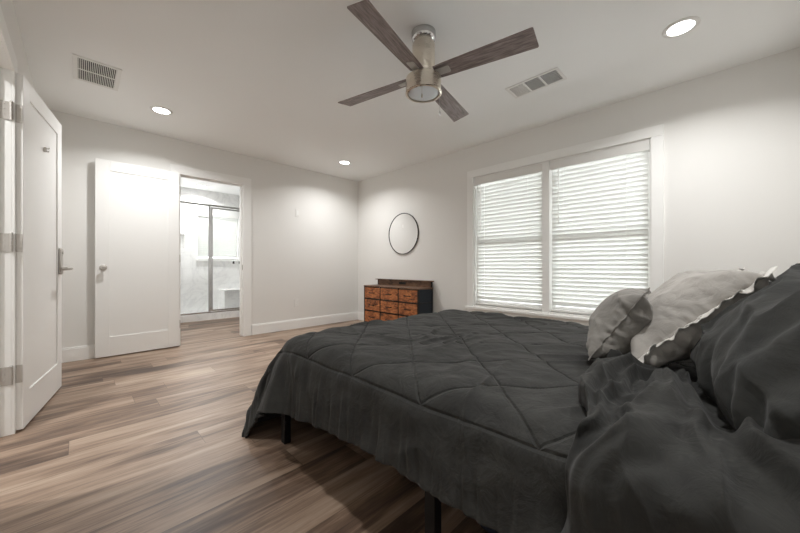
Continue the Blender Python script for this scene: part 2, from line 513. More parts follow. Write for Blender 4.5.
# ------------------------------------------------------------------ doors
def door_leaf(name, L, Hd, th, st=.11, rt=.105, rb=.20):
    """local: hinge edge at x=0, leaf along +x, front face at y=0, thickness to -y... front faces +y"""
    m = MB(); r = .007
    m.box(0, L, -th+r, -r, 0, Hd)
    for y0, y1 in ((-r, 0), (-th, -th+r)):
        m.box(0, st, y0, y1, 0, Hd).box(L-st, L, y0, y1, 0, Hd)
        m.box(st, L-st, y0, y1, Hd-rt, Hd).box(st, L-st, y0, y1, 0, rb)
    return struct(m.build(name, M_door, bevel=.0025))
def place(o, p, ang):
    o.location = (p[0], p[1], .012); o.rotation_euler = (0, 0, ang)

# entry door: hinge edge front corner near (-.228,2.80), leaf runs to (-.102,3.60)
p0, p1 = Vector((-.228, 2.803)), Vector((-.100, 3.603))
d = (p1-p0); L1 = d.length
d1 = door_leaf('door_1', L1, 2.018, .033)
# want front (+y local) to face +x world: mirror by laying local x along d and front normal to the right -> use th side
ang1 = math.atan2(d.y, d.x)
place(d1, (p0.x-.033*0, p0.y), ang1)
# local +y is to the left of d (-x world), so the visible face is y=-th; shift the leaf so that face sits on the p0-p1 line
nrm = Vector((d.y, -d.x)).normalized()
d1.location = (p0.x-nrm.x*.033, p0.y-nrm.y*.033, .012)
FY = -.033     # visible face in door_1 local space
# lever set with long plate
hx = L1-.065
hp = MB().box(hx-.032, hx+.032, FY-.016, FY, .865, 1.065).build('door_handle', M_nickel, d1, bevel=.012, smooth=True)
MB().lathe([(0, 0), (.016, 0), (.014, .03), (.011, .052), (0, .052)], (0, 0, 0), 20, Matrix.Translation((hx, FY-.016, .91)) @ Matrix.Rotation(PI/2, 4, 'X')).tube([(hx+.012, FY-.062, .91), (hx-.02, FY-.066, .911), (hx-.07, FY-.064, .912), (hx-.115, FY-.058, .912)], [.0105, .0105, .009, .008], 12).build('lever', M_nickel, hp, smooth=True)
MB().lathe([(0, 0), (.012, 0), (.012, .006), (0, .007)], (0, 0, 0), 20, Matrix.Translation((hx, FY-.016, 1.03)) @ Matrix.Rotation(PI/2, 4, 'X')).build('thumb_turn', M_nickel, hp, smooth=True)
# robe hook
kx = L1*.50
MB().box(kx-.007, kx+.007, FY-.005, FY+.0072, 1.695, 1.725).tube([(kx, FY-.004, 1.718), (kx, FY-.014, 1.716), (kx, FY-.018, 1.724)], .003, 8).tube([(kx, FY-.004, 1.702), (kx, FY-.012, 1.696), (kx, FY-.016, 1.703)], .003, 8).build('robe_hook', M_nickel, d1, smooth=True)
# hinges: knuckle at jamb corner, one leaf on jamb, one on the door edge
def hinge(parent, z):
    loc = parent.matrix_world if False else None
    m = MB()
    # in world coordinates, then brought into the door's space
    kp = Vector((-.270, 2.785))
    m.box(XL-.076, XL-.004, EY1-.0045, EY1-.0005, z-.05, z+.05)     # jamb leaf on the jamb face
    for k in range(5):
        m.lathe([(0, 0), (.0068, 0), (.0068, .019), (0, .019)], (kp.x, kp.y, z-.05+.0202*k), 14)
    m.lathe([(0, 0), (.008, 0), (.005, .006), (0, .007)], (kp.x, kp.y, z+.051), 14)
    for dx in (-.055, -.025):
        for dz in (-.03, 0, .03):
            m.lathe([(0, 0), (.004, 0), (.003, .0015), (0, .0015)], (0, 0, 0), 10, Matrix.Translation((XL+dx, EY1-.0045, z+dz+(.008 if dx > -.04 else 0))) @ Matrix.Rotation(PI/2, 4, 'X'))
    # leaf wrapped on the door's hinge edge
    a = Vector((d1.location.x, d1.location.y)); e = nrm
    M = Matrix.Translation((a.x, a.y, 0)) @ Matrix.Rotation(math.atan2(e.y, e.x), 4, 'Z')
    m.box(-.012, .030, -.0035, -.0005, z-.05, z+.05, M)
    for dx in (.008, .022):
        for dz in (-.03, .03):
            m.lathe([(0, 0), (.004, 0), (.003, .0015), (0, .0015)], (0, 0, 0), 10, M @ Matrix.Translation((dx, -.0035, z+dz)) @ Matrix.Rotation(PI/2, 4, 'X'))
    inv = (Matrix.Translation(d1.location) @ Matrix.Rotation(ang1, 4, 'Z')).inverted()
    bmesh.ops.transform(m.bm, matrix=inv, verts=m.bm.verts)
    m.build('hinge', M_nickel, parent, smooth=True)
for z in (1.80, 1.07, .33): hinge(d1, z)

# bathroom door: hinged at left jamb, folded back over the wall
L2 = .715
d2 = door_leaf('door_2', L2, 2.018, .035)
q0, q1 = Vector((.822, YB-.066)), Vector((.108, YB-.086))
dd = q1-q0
ang2 = math.atan2(dd.y, dd.x)
# travelling towards -x, left of travel is -y (room side) = local +y : visible face y=0
place(d2, q0, ang2)
def knob(parent, x, z, y, sgn):
    M = Matrix.Translation((x, y, z)) @ Matrix.Rotation(-sgn*PI/2, 4, 'X')
    MB().lathe([(0, 0), (.030, 0), (.030, .004), (.024, .009), (.012, .012), (.010, .026), (.016, .032), (.0255, .038), (.0275, .048), (.024, .056), (.012, .061), (0, .062)], (0, 0, 0), 28, M).build('knob', M_nickel, parent, smooth=True)
knob(d2, L2-.06, .915, 0, 1)
m = MB()
for z in (1.82, 1.02, .25):
    mm = MB(); mm.lathe([(0, 0), (.007, 0), (.007, .09), (0, .09)], (-.006, -.018, z-.045), 12).box(-.006, -.0005, -.034, -.016, z-.045, z+.045)
    mm.build('hinge', M_nickel, d2, smooth=True)

# ------------------------------------------------------------------ recessed lights
def downlight(x, y, power, label, group):
    root = empty('recessed_light', (x, y, H)); tag(root, label, 'ceiling light', group)
    MB().lathe([(.064, -.002), (.068, -.007), (.086, -.006), (.092, -.001), (.092, 0), (.064, 0)], (0, 0, 0), 48).build('trim_ring', M_plastic, root, smooth=True)
    MB().lathe([(0, -.004), (.0645, -.004), (.0645, -.001), (0, -.001)], (0, 0, 0), 40).build('lens', M_lens, root)
    ld = bpy.data.lights.new('downlight', 'AREA'); ld.shape = 'DISK'; ld.size = .125; ld.energy = power
    ld.color = (.995, .992, .985); ld.spread = math.radians(145)
    lo = bpy.data.objects.new('downlight', ld); COL.objects.link(lo); lo.parent = root; lo.location = (0, 0, -.009)
GR = 'recessed downlights in the bedroom ceiling'
downlight(2.67, .175, LAMP_W[0], 'lit recessed ceiling light nearest the camera, right of the fan above the pillows', GR)
downlight(.555, 3.80, LAMP_W[1], 'lit recessed ceiling light beside the slatted grille, above the open white doors', GR)
downlight(2.70, 3.83, LAMP_W[2], 'lit recessed ceiling light in the far corner above the dresser', GR)
downlight(.62, .175, LAMP_W[3], 'lit recessed ceiling light behind the fan, nearest the bedroom corner by the camera', GR)
downlight(-1.0, 2.3, 7, 'added unseen fill light in the hallway beyond the entry door', None)  # unseen lamp, added to send fill light in through the entry doorway
downlight(1.60, 6.85, BATH_W, 'lit recessed ceiling light over the shower, seen through the doorway', 'recessed lights in the bathroom')
downlight(1.35, 5.35, BATH_W, 'lit recessed ceiling light in front of the shower screen in the bathroom', 'recessed lights in the bathroom')

# ------------------------------------------------------------------ ceiling vents
v1 = empty('ceiling_vent', (.095, 3.435, H)); tag(v1, 'white rectangular return air grille with two rows of fine slats, above the entry door', 'air vent')
hw, hh, fr = .106, .180, .028
MB().box(-hw-fr, -hw, -hh-fr, hh+fr, -.006, 0).box(hw, hw+fr, -hh-fr, hh+fr, -.006, 0).box(-hw, hw, -hh-fr, -hh, -.006, 0).box(-hw, hw, hh, hh+fr, -.006, 0).box(-hw, hw, -.006, .006, -.006, 0).build('frame', M_plastic, v1, bevel=.002)
MB().box(-hw, hw, -hh, hh, -.0012, -.0002).build('duct_backing', M_dark, v1)
m = MB()
k = 0; x = -hw+.005
while x < hw:
    m.box(-.0022, .0022, -hh, hh, -.0012, .0012, Matrix.Translation((x, 0, -.0034)) @ Matrix.Rotation(.45, 4, 'Y')); x += .0102
m.build('louvers', M_plastic, v1)
v2 = empty('ceiling_vent', (2.645, 1.075, H)); tag(v2, 'white three panel supply air register between the fan and the right wall', 'air vent')
hw, hh = .085, .19
m = MB().box(-hw-.022, -hw, -hh-.022, hh+.022, -.006, 0).box(hw, hw+.022, -hh-.022, hh+.022, -.006, 0)
m.box(-hw, hw, -hh-.022, -hh, -.006, 0).box(-hw, hw, hh, hh+.022, -.006, 0)
for yy in (-.063, .063): m.box(-hw, hw, yy-.007, yy+.007, -.006, 0)
m.build('frame', M_plastic, v2, bevel=.002)
MB().box(-hw, hw, -hh, hh, -.0012, -.0002).build('duct_backing', M_dark, v2)
for a, b, ty in ((-.19, -.07, 1), (-.056, .056, 1), (.07, .19, 0)):
    m = MB()
    if ty:
        y = a+.004
        while y < b:
            m.box(-hw, hw, -.0011, .0011, -.0009, .0009, Matrix.Translation((0, y, -.0034)) @ Matrix.Rotation(-.3, 4, 'X')); y += .0072
    else:
        x = -hw+.003
        while x < hw:
            m.box(-.0030, .0030, a, b, -.0009, .0009, Matrix.Translation((x, 0, -.0034)) @ Matrix.Rotation(-.3, 4, 'Y')); x += .0072
    m.build('louvers', M_plastic, v2)

# ------------------------------------------------------------------ ceiling fan
FX, FY_ = 1.565, 1.35
fan = empty('ceiling_fan', (FX, FY_, H)); tag(fan, 'brushed nickel ceiling fan with four weathered wood blades and a frosted light', 'ceiling fan')
Z = -H
MB().lathe([(0, 0), (.078, 0), (.078, -.03), (.074, -.045), (.060, -.055), (.050, -.058), (0, -.058)], seg=56).build('canopy', M_chrome, fan, smooth=True)
MB().lathe([(0, -.056), (.056, -.056), (.058, -.062), (.058, -.070), (.070, -.074), (.073, -.082), (.073, -.262), (.068, -.268), (0, -.268)], seg=56).build('motor_housing', M_fanmetal, fan, smooth=True)
MB().lathe([(0, -.268), (.060, -.268), (.060, -.290), (0, -.290)], seg=48).build('hub', M_nickel, fan, smooth=True)
lk = MB().lathe([(0, -.290), (.104, -.290), (.113, -.296), (.113, -.380), (.116, -.382), (.116, -.392), (.108, -.396), (.100, -.396), (.100, -.384), (0, -.384)], seg=64).build('light_housing', M_fanmetal, fan, smooth=True)
MB().lathe([(0, -.3945), (.05, -.3940), (.09, -.391), (.0995, -.386), (0, -.386)], seg=48).build('diffuser', M_fanlens, lk, smooth=True)
for k in range(4):
    a = math.radians(13.5)+k*PI/2
    M = Matrix.Rotation(a, 4, 'Z') @ Matrix.Translation((0, 0, -.280)) @ Matrix.Rotation(math.radians(-12), 4, 'X')
    bl = MB()
    pts = [(.085, -.050), (.14, -.054), (.662, -.070), (.670, -.066), (.680, .062), (.674, .068), (.14, .054), (.085, .050)]
    bl.prism(pts, -.003, .003)
    b = bl.build('blade', M_blade, fan, bevel=.002)
    b.matrix_local = M
    br = MB().prism([(.055, -.022), (.10, -.026), (.175, -.026), (.182, -.018), (.182, .018), (.175, .026), (.10, .026), (.055, .022)], -.0075, -.003)
    for sx, sy in ((.13, .014), (.13, -.014), (.165, 0)):
        br.lathe([(0, 0), (.004, 0), (.003, -.0025), (0, -.003)], (sx, sy, -.0075), 10)
    br.build('blade_bracket', M_nickel, b, bevel=.0015)
for px, py, ln in ((-.085, -.060, .05), (.03, -.108, .135)):
    c = MB().tube([(px, py, -.388), (px, py, -.396-ln)], .0012, 6).lathe([(0, 0), (.003, -.002), (.0055, -.012), (.0045, -.026), (0, -.028)], (px, py, -.392-ln), 14)
    c.build('pull_chain', M_nickel if ln < .1 else M_chrome, fan, smooth=True)

# ------------------------------------------------------------------ wall plates
o = empty('wall_switch', (2.33, YB, 1.75)); tag(o, 'small white switch plate high on the far wall', 'switch')
MB().box(-.036, .036, -.006, 0, -.058, .058).build('cover_plate', M_plastic, o, bevel=.003)
MB().box(-.016, .016, -.0095, -.006, -.033, .033).build('rocker', M_trim, o, bevel=.001)
o = empty('wall_outlet', (2.315, YB, .385)); tag(o, 'white double power outlet low on the far wall above the baseboard', 'outlet')
MB().box(-.036, .036, -.006, 0, -.058, .058).build('cover_plate', M_plastic, o, bevel=.003)
for dz in (-.022, .022):
    s = MB().box(-.016, .016, -.008, -.006, dz-.014, dz+.014).build('socket', M_trim, o, bevel=.001)
    MB().box(-.007, -.005, -.0084, -.008, dz-.004, dz+.006).box(.005, .007, -.0084, -.008, dz-.004, dz+.006).build('slots', M_dark, s)

# ------------------------------------------------------------------ mirror
mr = empty('round_mirror', (XR, 3.405, 1.435)); tag(mr, 'round wall mirror with a thin dark metal rim above the dresser', 'mirror')
RM = Matrix.Rotation(-PI/2, 4, 'Y')
MB().lathe([(.304, 0), (.313, 0), (.313, .018), (.310, .020), (.306, .019), (.304, .016)], (0, 0, 0), 96, RM).build('rim', M_black, mr, smooth=True)
MB().lathe([(0, .004), (.3045, .004), (.3045, .012), (0, .012)], (0, 0, 0), 96, RM).build('mirror_glass', M_mirror, mr)

# ------------------------------------------------------------------ dresser
DY0, DY1, DXF, DXB, DZ = 2.81, 3.955, 3.155, 3.455, .645
dr = empty('dresser', (DXF, DY0, 0)); tag(dr, 'low dresser with nine rustic orange wood drawers and a raised back shelf', 'dresser')
def D(x0, x1, y0, y1, z0, z1, mb): mb.box(x0, x1, y0, y1, z0, z1); return mb
LY, LX = DY1-DY0, DXB-DXF
m = MB()
for y in (0, LY-.022):
    for x in (0, LX-.022): m.box(x, x+.022, y, y+.022, 0, DZ-.018)
for y in (LY/3-.009, 2*LY/3-.009): m.box(0, .018, y, y+.018, .06, DZ-.018)
rows = [.075+.184*k for k in range(4)]
for z in rows:
    m.box(0, .016, .022, LY-.022, z-.008, z+.006) if z < DZ-.03 else None
    for y in (0, LY-.018): m.box(.022, LX-.022, y+.002, y+.016, z-.008, z+.006) if z < DZ-.03 else None
m.build('frame', M_black, dr, bevel=.001)
MB().box(-.004, LX, -.002, LY+.002, DZ-.018, DZ).build('dresser_top', M_dtop, dr, bevel=.002)
for y in (.008, LY-.012):
    MB().box(.022, LX-.022, y, y+.004, .07, DZ-.018).build('side_panel', M_dside, dr)
bp = MB().box(LX-.020, LX-.006, .02, LY-.02, DZ, DZ+.082).build('back_panel', M_dtop, dr, bevel=.001)
MB().box(LX-.045, LX+.002, -.022, LY+.022, DZ+.082, DZ+.094).build('back_shelf', M_dtop, dr, bevel=.001)
for y in (.005, LY-.023): MB().box(LX-.022, LX-.002, y, y+.016, DZ, DZ+.082).build('post', M_black, dr)
po = MB().box(LX-.026, LX-.020, LY*.44, LY*.56, DZ+.024, DZ+.058).build('power_strip', M_black, bp, bevel=.001)
for c_ in range(3):
    for r_ in range(3):
        y0 = (.024 if c_ == 0 else LY*c_/3+.011); y1 = (LY-.024 if c_ == 2 else LY*(c_+1)/3-.011)
        z0 = rows[r_]+.010; z1 = min(rows[r_+1]-.012, DZ-.024)
        dw = MB().box(-.002, .016, y0, y1, z0, z1).box(.016, LX-.03, y0+.008, y1-.008, z0+.005, z1-.02).build('drawer', M_drawer, dr, bevel=.002)
        cy = (y0+y1)/2; cz = (z0+z1)/2
        MB().tube([(-.002, cy-.055, cz), (-.022, cy-.05, cz), (-.024, cy, cz), (-.022, cy+.05, cz), (-.002, cy+.055, cz)], .0055, 8).build('handle', M_black, dw, smooth=True)

# ------------------------------------------------------------------ shower enclosure
sh = empty('shower_enclosure', (0, BYS, .12)); tag(sh, 'chrome framed glass shower screen and door in the bathroom', 'shower screen')
HS = 1.91
m = MB()
m.box(.982, 1.01, -.015, .015, 0, HS).box(2.39, 2.418, -.015, .015, 0, HS)
m.box(1.01, 2.39, -.02, .02, 0, .025).box(1.01, 2.39, -.018, .018, HS-.035, HS)
m.box(1.595, 1.625, -.018, .018, .025, HS-.035)
m.build('frame', M_chrome, sh, bevel=.003)
MB().box(1.01, 1.595, -.003, .003, .025, HS-.035).build('glass_panel', M_glass, sh)
dg = MB().box(1.63, 1.66, -.012, .012, .03, HS-.045).box(2.355, 2.385, -.012, .012, .03, HS-.045).box(1.66, 2.355, -.012, .012, .03, .055).box(1.66, 2.355, -.012, .012, HS-.07, HS-.045).build('door_frame', M_chrome, sh, bevel=.002)
MB().box(1.66, 2.355, -.003, .003, .055, HS-.07).build('glass', M_glass, dg)
for hx_ in (1.985, 2.092): MB().box(hx_, hx_+.025, -.035, -.003, .865, .915).build('handle', M_black, dg, bevel=.003)
MB().box(1.975, 2.127, -.043, -.035, .86, .92).build('handle_bar', M_glass, dg)
bn = MB().box(1.98, 2.42, BYB-.42, BYB, .03, .45).box(1.976, 2.42, BYB-.424, BYB, .45, .48).build('shower_bench', M_marble, bevel=.004)
tag(bn, 'white marble shower bench in the right corner behind the glass', 'bench')

# ------------------------------------------------------------------ cloth simulation helper
def sim(objs, colliders, frames):
    for c, off in colliders:
        c.modifiers.new('col', 'COLLISION')
        c.collision.thickness_outer = off; c.collision.thickness_inner = .08
        c.collision.cloth_friction = 14
    SC.frame_start = 1; SC.frame_end = frames
    for f_ in range(1, frames+1): SC.frame_set(f_)
    dg_ = bpy.context.evaluated_depsgraph_get()
    for o in objs:
        me = bpy.data.meshes.new_from_object(o.evaluated_get(dg_))
        old = o.data; o.modifiers.clear(); o.shape_key_clear() if old.shape_keys else None
        o.data = me
        bpy.data.meshes.remove(old)
    for c, _ in colliders:
        for md in list(c.modifiers):
            if md.type == 'COLLISION': c.modifiers.remove(md)
    SC.frame_set(1)
def grid_mesh(name, us, vs, fn, material):
    nu, nv = len(us), len(vs)
    verts = [fn(u, v) for v in vs for u in us]
    faces = [(j*nu+i, j*nu+i+1, (j+1)*nu+i+1, (j+1)*nu+i) for j in range(nv-1) for i in range(nu-1)]
    me = bpy.data.meshes.new(name); me.from_pydata(verts, [], faces)
    uvl = me.uv_layers.new(name='UVMap')
    flat = [(u, v) for v in vs for u in us]
    for l in me.loops: uvl.data[l.index].uv = flat[l.vertex_index]
    me.materials.append(material)
    o = bpy.data.objects.new(name, me); COL.objects.link(o)
    return o
def cloth(o, mass=.3, bend=.5, tens=15, shrink=0, quality=8, selfcol=False, pressure=None, grav=1, damp=1.0, pin=None, dist=.008):
    c = o.modifiers.new('cloth', 'CLOTH'); s = c.settings
    s.quality = quality; s.mass = mass; s.bending_stiffness = bend
    s.tension_stiffness = tens; s.compression_stiffness = tens; s.shear_stiffness = 5
    s.air_damping = damp; s.shrink_min = shrink
    s.effector_weights.gravity = grav
    if pressure is not None:
        s.use_pressure = True; s.uniform_pressure_force = pressure
    if pin:
        vg = o.vertex_groups.new(name='pin'); vg.add(pin, 1, 'REPLACE'); s.vertex_group_mass = 'pin'
    cs = c.collision_settings; cs.distance_min = dist; cs.collision_quality = 3
    cs.use_self_collision = selfcol
    if selfcol: cs.self_distance_min = .006
    c.point_cache.frame_start = 1; c.point_cache.frame_end = 250
    return c
def refine(o, levels):
    md = o.modifiers.new('sub', 'SUBSURF'); md.levels = levels; md.render_levels = levels
    md.boundary_smooth = 'PRESERVE_CORNERS'; md.uv_smooth = 'NONE'
    dg_ = bpy.context.evaluated_depsgraph_get()
    me = bpy.data.meshes.new_from_object(o.evaluated_get(dg_))
    old = o.data; o.modifiers.clear(); o.data = me; bpy.data.meshes.remove(old)
def arrays(me):
    n = len(me.vertices)
    co = np.empty(n*3); me.vertices.foreach_get('co', co); co = co.reshape(-1, 3)
    no = np.empty(n*3); me.vertices.foreach_get('normal', no); no = no.reshape(-1, 3)
    uv = np.zeros((n, 2)); ul = np.empty(len(me.loops)*2); me.uv_layers[0].data.foreach_get('uv', ul)
    li = np.empty(len(me.loops), dtype=int); me.loops.foreach_get('vertex_index', li)
    uv[li] = ul.reshape(-1, 2)
    return co, no, uv

# ------------------------------------------------------------------ bed
BX, BXE, BY, BYE = .76, 2.28, -.40, 1.66
bed = empty('bed_frame', (BX, BY, 0)); tag(bed, 'low black metal platform bed frame under the mattress', 'bed frame')
w_, l_ = BXE-BX, BYE-BY
m = MB()
m.box(0, .035, 0, l_, .312, .352).box(w_-.035, w_, 0, l_, .312, .352).box(.035, w_-.035, 0, .035, .312, .352).box(.035, w_-.035, l_-.035, l_, .312, .352)
m.box(w_/2-.0175, w_/2+.0175, .035, l_-.035, .312, .349)
m.build('side_rail', M_black, bed, bevel=.002)
m = MB()
for k in range(9): m.box(.035, w_-.035, .12+k*.225, .16+k*.225, .349, .356)
m.build('slats', M_black, bed)
for x in (0, w_/2-.0175, w_-.035):
    for y in (.10, l_/2-.018, l_-.042): MB().box(x, x+.035, y, y+.04, 0, .312).build('leg', M_black, bed, bevel=.002)

# mattress
def rounded_box(name, x0, x1, y0, y1, z0, z1, r, material):
    bm = bmesh.new(); bmesh.ops.create_cube(bm, size=1)
    for v in bm.verts:
        v.co = Vector(((x0+x1)/2+v.co.x*(x1-x0), (y0+y1)/2+v.co.y*(y1-y0), (z0+z1)/2+v.co.z*(z1-z0)))
    bmesh.ops.bevel(bm, geom=bm.edges[:]+bm.verts[:], offset=r, segments=5, profile=.5, affect='EDGES')
    me = bpy.data.meshes.new(name); bm.to_mesh(me); bm.free(); me.materials.append(material)
    uvl = me.uv_layers.new(name='UVMap')
    for l in me.loops:
        c = me.vertices[l.vertex_index].co; uvl.data[l.index].uv = (c.x+c.z, c.y)
    smooth_mesh(me, 1.2)
    o = bpy.data.objects.new(name, me); COL.objects.link(o); return o
MZ = .545
mt = rounded_box('mattress', BX+.01, BXE-.01, BY+.01, BYE-.01, .357, MZ, .06, M_matt)
tag(mt, 'mattress on the black metal bed, hidden under the charcoal comforter', 'mattress')

# comforter
us = np.linspace(0, 1, 84); vs = np.linspace(0, 1, 92)
def cf(u, v):
    Y = -.36 + v*(2.15+.36)
    xl = float(np.interp(Y, [.3, 1.05, 1.5, 2.06], [.545, .535, .475, .43])); xr = 2.56
    return (xl + u*(xr-xl), Y)
def cpos(u, v):
    x, y = cf(u, v)
    z = MZ+.03 + .010*mnoise.noise(Vector((x*3, y*3, 0)))+.006*mnoise.noise(Vector((x*8, y*8, 4)))
    return (x, y, z)
comf = grid_mesh('comforter', us, vs, cpos, M_comf)
uvl = comf.data.uv_layers[0]
for l in comf.data.loops:
    c = comf.data.vertices[l.vertex_index].co; uvl.data[l.index].uv = (c.x, c.y)
# starts roughly draped, with the flat sheet as its rest shape
comf.shape_key_add(name='Basis'); sk = comf.shape_key_add(name='start')
for i, v_ in enumerate(comf.data.vertices):
    x, y, z = v_.co
    ax = min(0, x-(BX+.02))+max(0, x-(BXE-.02)); ay = max(0, y-(BYE-.02))
    r_ = math.hypot(ax, ay)
    if r_ > 1e-6:
        ux, uy = ax/r_, ay/r_
        o_ = min(r_, .05)+.30*max(0, r_-.05); dn = math.sqrt(max(0, r_*r_-o_*o_))
        sk.data[i].co = (x-ax+ux*o_, y-ay+uy*o_, z-dn)
sk.value = 1.0
cloth(comf, mass=.5, bend=2.5, tens=20, shrink=-.018, quality=7, damp=2.0, dist=.012, pin=list(range(84))).settings.rest_shape_key = comf.data.shape_keys.key_blocks['Basis']
# the comforter is let fall over the bed's whole volume, flared towards the foot
form = rounded_box('form', BX+.005, BXE-.005, BY, BYE-.005, .02, MZ, .07, M_matt)
for v in form.data.vertices:
    t = (MZ-.07-v.co.z)/MZ
    if t > 0:
        if v.co.y > 1: v.co.y += .16*t
        if v.co.x < 1: v.co.x -= .05*t
sim([comf], [(form, .012)], 70)
bpy.data.objects.remove(form)
refine(comf, 2)
me = comf.data
co, no, uv = arrays(me)
P = .35
def tri(e): a = np.mod(e/P, 1); return np.minimum(a, 1-a)*P*.7071
d = np.minimum(tri(uv[:, 1]-uv[:, 0]+.74-.281), tri(uv[:, 1]+uv[:, 0]-.74-.281))
ins = np.minimum(np.minimum(uv[:, 0]-.74, 2.30-uv[:, 0]), 1.70-uv[:, 1])
d = np.where(ins < 0, .2, d); d = np.minimum(d, np.abs(ins))
puff = .009*(1-np.exp(-d/.018))
def fold(u, v, s):
    # sharp-crested wrinkles from warped ridged noise
    wx = mnoise.noise(Vector((u*2.3, v*2.3, s)))*.25; wy = mnoise.noise(Vector((u*2.3, v*2.3, s+9)))*.25
    a = 1-abs(mnoise.noise(Vector(((u+wx)*4+(v+wy)*5, (v+wy)*2-(u+wx)*1.5, s))))*3.2
    return max(a, 0)**2
nz = np.array([mnoise.noise(Vector((u*6, v*6, 1.5)))*.6+mnoise.noise(Vector((u*19+v*6, v*12, 7)))*.25+.9*fold(u, v, 3.3)*max(0, min(1, .5+1.5*mnoise.noise(Vector((u*2, v*2, 5))))) for u, v in uv])
# gathers running down the hanging border
drop = np.clip(-ins/.15, 0, 1)
gath = np.array([mnoise.noise(Vector((v*17, u*2.2, 3.0)))+.75*mnoise.noise(Vector((v*42, u*5, 9.0))) for u, v in uv])
disp = puff + .017*nz*(1-drop*.5) + .016*gath*drop
co += no*disp[:, None]
# the thick quilt stands off the foot of the bed
hang = np.clip(.50-co[:, 2], 0, 1); sm = lambda a: np.clip(a, 0, 1)**2*(3-2*np.clip(a, 0, 1))
wf = sm((co[:, 1]-1.50)/.20)
co[:, 1] += wf*hang*.30; co[:, 0] -= wf*hang*.13*sm((1.0-co[:, 0])/.3)
me.vertices.foreach_set('co', co.ravel()); me.update()
smooth_mesh(me, 3)
sd = comf.modifiers.new('solid', 'SOLIDIFY'); sd.thickness = .012; sd.offset = -1
tag(comf, 'charcoal grey diamond quilted comforter draped over the bed', 'comforter')

# ------------------------------------------------------------------ pillows
def pillow(name, w, h, press, material, nx, ny, frames=26, seed=0, bend=.05, fringe=None, fr_w=.012, shrink=0, fr_mat=None, rnd_=0):
    """flat two-sided case in local xy, inflated by pressure"""
    verts = []; idx = {}
    rnd = random.Random(seed)
    for side in (0, 1):
        for j in range(ny+1):
            for i in range(nx+1):
                edge = i in (0, nx) or j in (0, ny)
                if side and edge: idx[(1, i, j)] = idx[(0, i, j)]; continue
                x = -w/2+w*i/nx; y = -h/2+h*j/ny
                # slightly rounded sides between pointed corners
                x *= 1-.03*(1-abs(y*2/h)**2); y *= 1-.03*(1-abs(x*2/w)**2)
                a_, b_ = 2*x/w, 2*y/h; x *= math.sqrt(1-rnd_*b_*b_/2); y *= math.sqrt(1-rnd_*a_*a_/2)
                z = 0 if edge else (.012 if side else -.012)+rnd.uniform(-.003, .003)
                idx[(side, i, j)] = len(verts); verts.append((x, y, z))
    faces = []
    for j in range(ny):
        for i in range(nx):
            faces.append((idx[(0, i, j)], idx[(0, i, j+1)], idx[(0, i+1, j+1)], idx[(0, i+1, j)]))
            faces.append((idx[(1, i, j)], idx[(1, i+1, j)], idx[(1, i+1, j+1)], idx[(1, i, j+1)]))
    me = bpy.data.meshes.new(name); me.from_pydata(verts, [], faces); me.materials.append(material)
    uvl = me.uv_layers.new(name='UVMap')
    for l in me.loops: c = me.vertices[l.vertex_index].co; uvl.data[l.index].uv = (c.x+seed, c.y)
    o = bpy.data.objects.new(name, me); COL.objects.link(o)
    cloth(o, mass=.3, bend=bend, tens=18, pressure=press, grav=0, damp=4, quality=9, shrink=shrink)
    ring = [idx[(0, i, 0)] for i in range(nx)]+[idx[(0, nx, j)] for j in range(ny)]+[idx[(0, i, ny)] for i in range(nx, 0, -1)]+[idx[(0, 0, j)] for j in range(ny, 0, -1)]
    return o, ring
